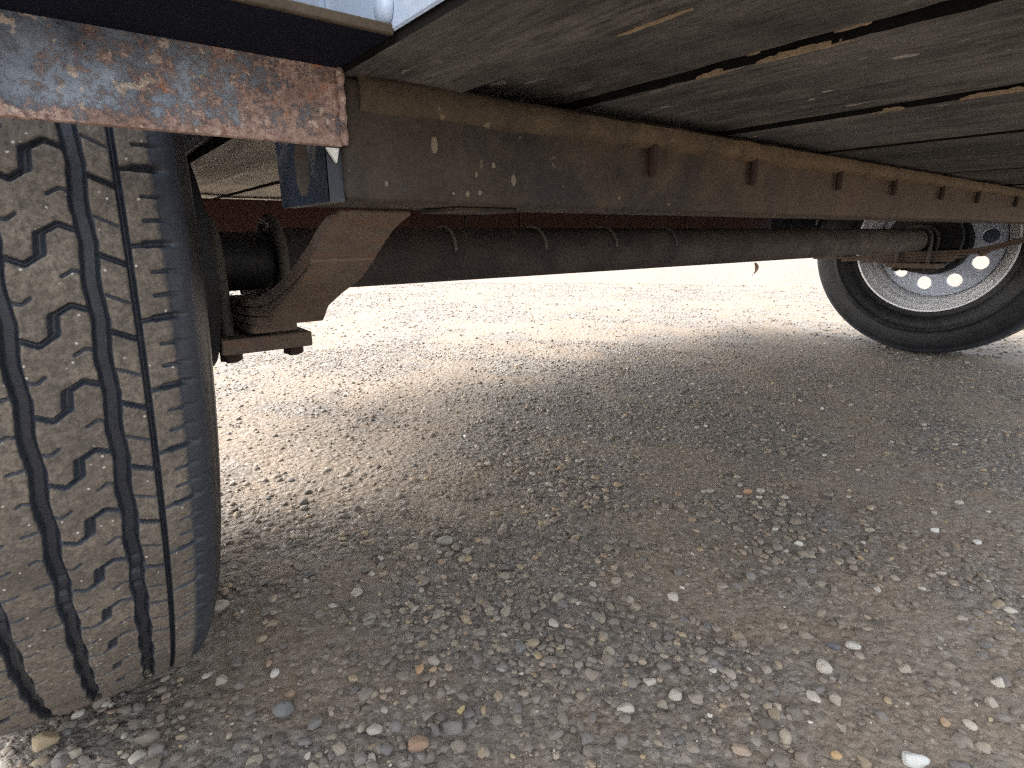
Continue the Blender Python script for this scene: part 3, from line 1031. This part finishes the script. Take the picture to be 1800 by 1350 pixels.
def make_disc():
    """wheel disc with ten round hand holes, dished; local X = width (inner side +)"""
    mb = MB()
    rc, rh, r0, r1 = .137, .0222, .085, .178
    n = 32
    A0 = math.radians(18)
    for sN in range(10):
        base = math.radians(9 + 36 * sN)
        c = np.array([rc, 0.])
        angs = list(np.linspace(0, 2 * math.pi, n, endpoint=False))
        for rr in (r0, r1):
            for ss in (-A0, A0):
                q = np.array([rr * math.cos(ss), rr * math.sin(ss)]) - c
                angs.append(math.atan2(q[1], q[0]) % (2 * math.pi))
        angs = sorted(angs)
        ins, outs = [], []
        for t in angs:
            d = np.array([math.cos(t), math.sin(t)])
            ins.append(c + rh * d)
            lo, hi = rh, .2
            for _ in range(40):
                mid = (lo + hi) / 2
                q = c + d * mid
                rr = math.hypot(*q); ph = math.atan2(q[1], q[0])
                if r0 - 1e-9 <= rr <= r1 + 1e-9 and abs(ph) <= A0 + 1e-9:
                    lo = mid
                else:
                    hi = mid
            outs.append(c + d * lo)
        N = len(angs)
        V = []
        for xo in (0., -.009):
            for ring, dx in ((outs, 0), (ins, .0015 if xo == 0 else -.0015)):
                for q in ring:
                    rr = math.hypot(*q); ph = math.atan2(q[1], q[0]) + base
                    V.append((xo + dx + .02 * ((.178 - rr) / .1), rr * math.cos(ph), rr * math.sin(ph)))
        Fq = []
        for i in range(N):
            j = (i + 1) % N
            Fq += [(i, j, N + j, N + i), (2 * N + i, 3 * N + i, 3 * N + j, 2 * N + j), (N + i, N + j, 3 * N + j, 3 * N + i)]
        mb.raw(V, Fq)
    mb.revolve([(.0186, .0852), (.022, .07), (.022, .04), (.022, .0005)], 0, 0, 0, 48)
    bmesh.ops.remove_doubles(mb.bm, verts=list(mb.bm.verts), dist=.0002)
    return mb
tyre_me = make_tyre()
def rim_mb():
    mb = MB()
    # barrel: inner lip (+X) to outer lip
    prof = [(.0735, .229), (.0760, .2265), (.0760, .2215), (.0735, .2195), (.0690, .2185), (.0600, .2165), (.0560, .212), (.0520, .2035), (.0440, .2005), (.0330, .1990), (.0300, .1945), (.0270, .1885), (.0180, .1860), (.006, .1850), (0., .1825), (-.006, .1785),
            (-.012, .1775), (-.014, .183), (-.03, .190), (-.05, .205), (-.068, .219), (-.075, .226), (-.073, .230)]
    mb.revolve(prof, 0, 0, 0, 128)
    return mb
def wheel(near):
    w_ = make_disc().build('wheel', M['disc'], None, auto=.6)
    if near:
        w_.parent = trailer
    rim = rim_mb().build('rim', M['alloy'], w_, auto=.5)
    ty = bpy.data.objects.new('tyre', tyre_me)
    COL.objects.link(ty); ty.parent = w_
    dr = MB().revolve([(.036, .06), (.0715, .062), (.0720, .100), (.066, .104), (.036, .104), (.034, .09), (.034, .06)], 0, 0, 0, 48, True).build('brake_drum', M['black'], w_, auto=.6)
    return w_
wn = wheel(True)
wn.location = Vector((TCX, TCY, TCZ)) - TO
wn.rotation_euler = (0, .032, 0)
# the far wheel: the same thing turned round
wf = wn.copy(); COL.objects.link(wf); wf.parent = trailer
for ch in list(wn.children):
    c = ch.copy(); COL.objects.link(c); c.parent = wf
wf.location = Vector((2.336, .65, TCZ)) - TO
wf.rotation_euler = (0, 0, math.pi)

# --- axle tube with strap bands and the spindle ends
AY, AZ, AR = .655, .3755, .0345
ax = part(MB().tube([(.175, AY, AZ), (1.15, AY, AZ), (2.125, AY, AZ)], AR, 40), 'axle', M['axle'], auto=.9)
for xx in (.392, .545, .694, .848, 1.485):
    pts = [(xx + .004 * math.sin(a), AY - (AR + .0012) * math.cos(a), AZ + (AR + .0012) * math.sin(a)) for a in np.linspace(.15, 2.4, 20)]
    if True:
        MB().tube(pts, .0024, 6).build('strap', M['strap'], ax)
for xa, xb in ((.040, .172), (2.128, 2.26)):
    MB().tube([(xa, AY, AZ), (xb, AY, AZ)], .0305, 32).build('spindle', M['black'], ax, auto=.9)
for xa, xb, rr in ((.088, .102, .106), (2.185, 2.212, .104)):
    MB().tube([(xa, AY, AZ), (xb, AY, AZ)], rr, 48).build('brake_plate', M['black'], ax, auto=.9)

# --- leaf springs
def spring(x0, x1, root_name):
    main = crom([(.317, .4150), (.335, .4122), (.352, .4070), (.383, .3920), (.427, .3745), (.50, .3535), (.56, .3460), (.62, .3425), (.72, .3350), (.84, .3215), (.965, .3150)], 5)
    yy_ = [p[0] for p in main]
    th = np.interp(yy_, [.317, .35, .383, .427, .50, .56, .84, .965], [.003, .008, .011, .0095, .0085, .008, .008, .007])
    top, bot = [], []
    for i, p in enumerate(main):
        t = main[min(i + 1, len(main) - 1)] - main[max(i - 1, 0)]
        t = t / np.hypot(*t)
        top.append(tuple(p)); bot.append((p[0] + t[1] * th[i], p[1] - t[0] * th[i]))
    sp = part(MB().strip(top, bot, x0, x1, .0012), root_name, M['spring'], auto=.7)
    base = np.array(bot)
    # the thick second leaf that carries the curve and ends in a blunt nose
    ys = np.linspace(.372, .492, 24)
    zt = np.interp(ys, base[:, 0], base[:, 1]) - .0004
    zb = np.interp(ys, [.372, .385, .40, .435, .470, .486, .492], [.3860, .3765, .3690, .3570, .3435, .3290, .3300])
    zb = np.minimum(zb, zt - np.interp(ys, [.372, .39], [.0003, .0012]))
    MB().strip(list(zip(ys, zt)), list(zip(ys, zb)), x0 + .0003, x1 - .0003, .001).build('leaf', M['spring'], sp, auto=.7)
    for k, (ya, yb) in enumerate(((.4945, .87), (.535, .81), (.556, .755))):
        ys = np.linspace(ya, yb, 16)
        zt = np.interp(ys, base[:, 0], base[:, 1]) - .0006 - k * .0086
        MB().strip(list(zip(ys, zt)), list(zip(ys, zt - .0080)), x0 + .0008 + k * .0005, x1 - .0008 - k * .0005, .0014).build('leaf', M['spring'], sp, auto=.7)
    # clamp plate under the stack, U-bolts over the axle, nuts below
    zc_ = float(np.interp(.655, base[:, 0], base[:, 1])) - .0265
    MB().box(x0 - .021, x1 + .021, .585, .725, zc_ - .016, zc_ - .0005, .002, 2).build('clamp_plate', M['spring'], sp)
    MB().box(x0 + .026, x1 - .001, .61, .70, .3365, .3445, .0015, 1).build('spring_pad', M['spring'], sp)
    # U-bolts: loops over the axle tube on both sides of the leaves
    for xx in (x0 - .0085, x1 + .0085):
        R_ = .0425
        pts = [(xx, AY - R_, zc_ - .028), (xx, AY - R_, .372)] + [(xx, AY - R_ * math.cos(a), .3765 + R_ * math.sin(a)) for a in np.linspace(0, math.pi, 19)] + [(xx, AY + R_, .372), (xx, AY + R_, zc_ - .028)]
        MB().tube(pts, .0058, 10).build('u_bolt', M['ubolt'], sp, auto=.9)
        for yy in (AY - R_, AY + R_):
            MB().hexprism((xx, yy, 0), .0105, zc_ - .026, zc_ - .0162).build('nut', M['bolt'], sp)
    MB().hexprism(((x0 + x1) / 2, .655, 0), .008, zc_ - .024, zc_ - .0162).build('centre_bolt', M['bolt'], sp)
    return sp
spring(.1255, .1700, 'leaf_spring')
spring(2.130, 2.1745, 'leaf_spring')
# thin bracket strip under the beam, right of the spring
part(MB().box(.172, .215, BY + .02, BY + .06, .4128, .4152, .0005, 1), 'bracket', M['beam'])

# --- scrap hanging below the axle
X0, Yq, Zq = 1.135, .63, .337
V, Fq = [], []
n = 12
for i in range(n):
    t = i / (n - 1)
    z = Zq + .004 - .026 * t
    off = .004 * math.sin(t * 3.4) - .010 * t * t
    ww = .0080 * (math.sin(math.pi * (.12 + .86 * t)) ** .8) + .0006
    for s in (-1, 1):
        V.append((X0 + off + s * ww, Yq - .004 * math.sin(t * 2.5) + .002 * s * t, z))
        V.append((X0 + off + s * ww, Yq - .004 * math.sin(t * 2.5) + .002 * s * t + .0007, z))
for i in range(n - 1):
    a, b = i * 4, (i + 1) * 4
    Fq += [(a, a + 2, b + 2, b), (a + 1, b + 1, b + 3, a + 3), (a, b, b + 1, a + 1), (a + 2, a + 3, b + 3, b + 2)]
Fq += [(0, 1, 3, 2), ((n - 1) * 4, (n - 1) * 4 + 2, (n - 1) * 4 + 3, (n - 1) * 4 + 1)]
o = link_mesh('scrap', V, Fq, M['tan'], smooth=True)
o['label'] = 'small curled tan scrap hanging from the bottom of the axle tube'
o['category'] = 'scrap'

# ------------------------------------------------------------------ single pebbles one can point to
rng2 = np.random.default_rng(77)
for i, (px_, py_, hp, el, turn, colr, lab) in enumerate(PEB):
    gx_, gy_, depth = ground_at(px_, py_)
    s = hp / F_PX * depth
    me = S3_me[i % 10].copy()
    # own proportions for the named ones
    o = bpy.data.objects.new('pebble', me)
    COL.objects.link(o)
    o.scale = (s * 1.05, s * 1.05 * (.6 + .4 * el), s * (.9 + .2 * el))
    o.location = (gx_, gy_, float(hgt(gx_, gy_)) + s * .25)
    o.rotation_euler = (rng2.normal(0, .12), rng2.normal(0, .12), turn - YAW)
    o.color = (*colr, 1)
    o['label'] = lab
    o['category'] = 'pebble'
    o['group'] = 'loose pebbles on the gravel'
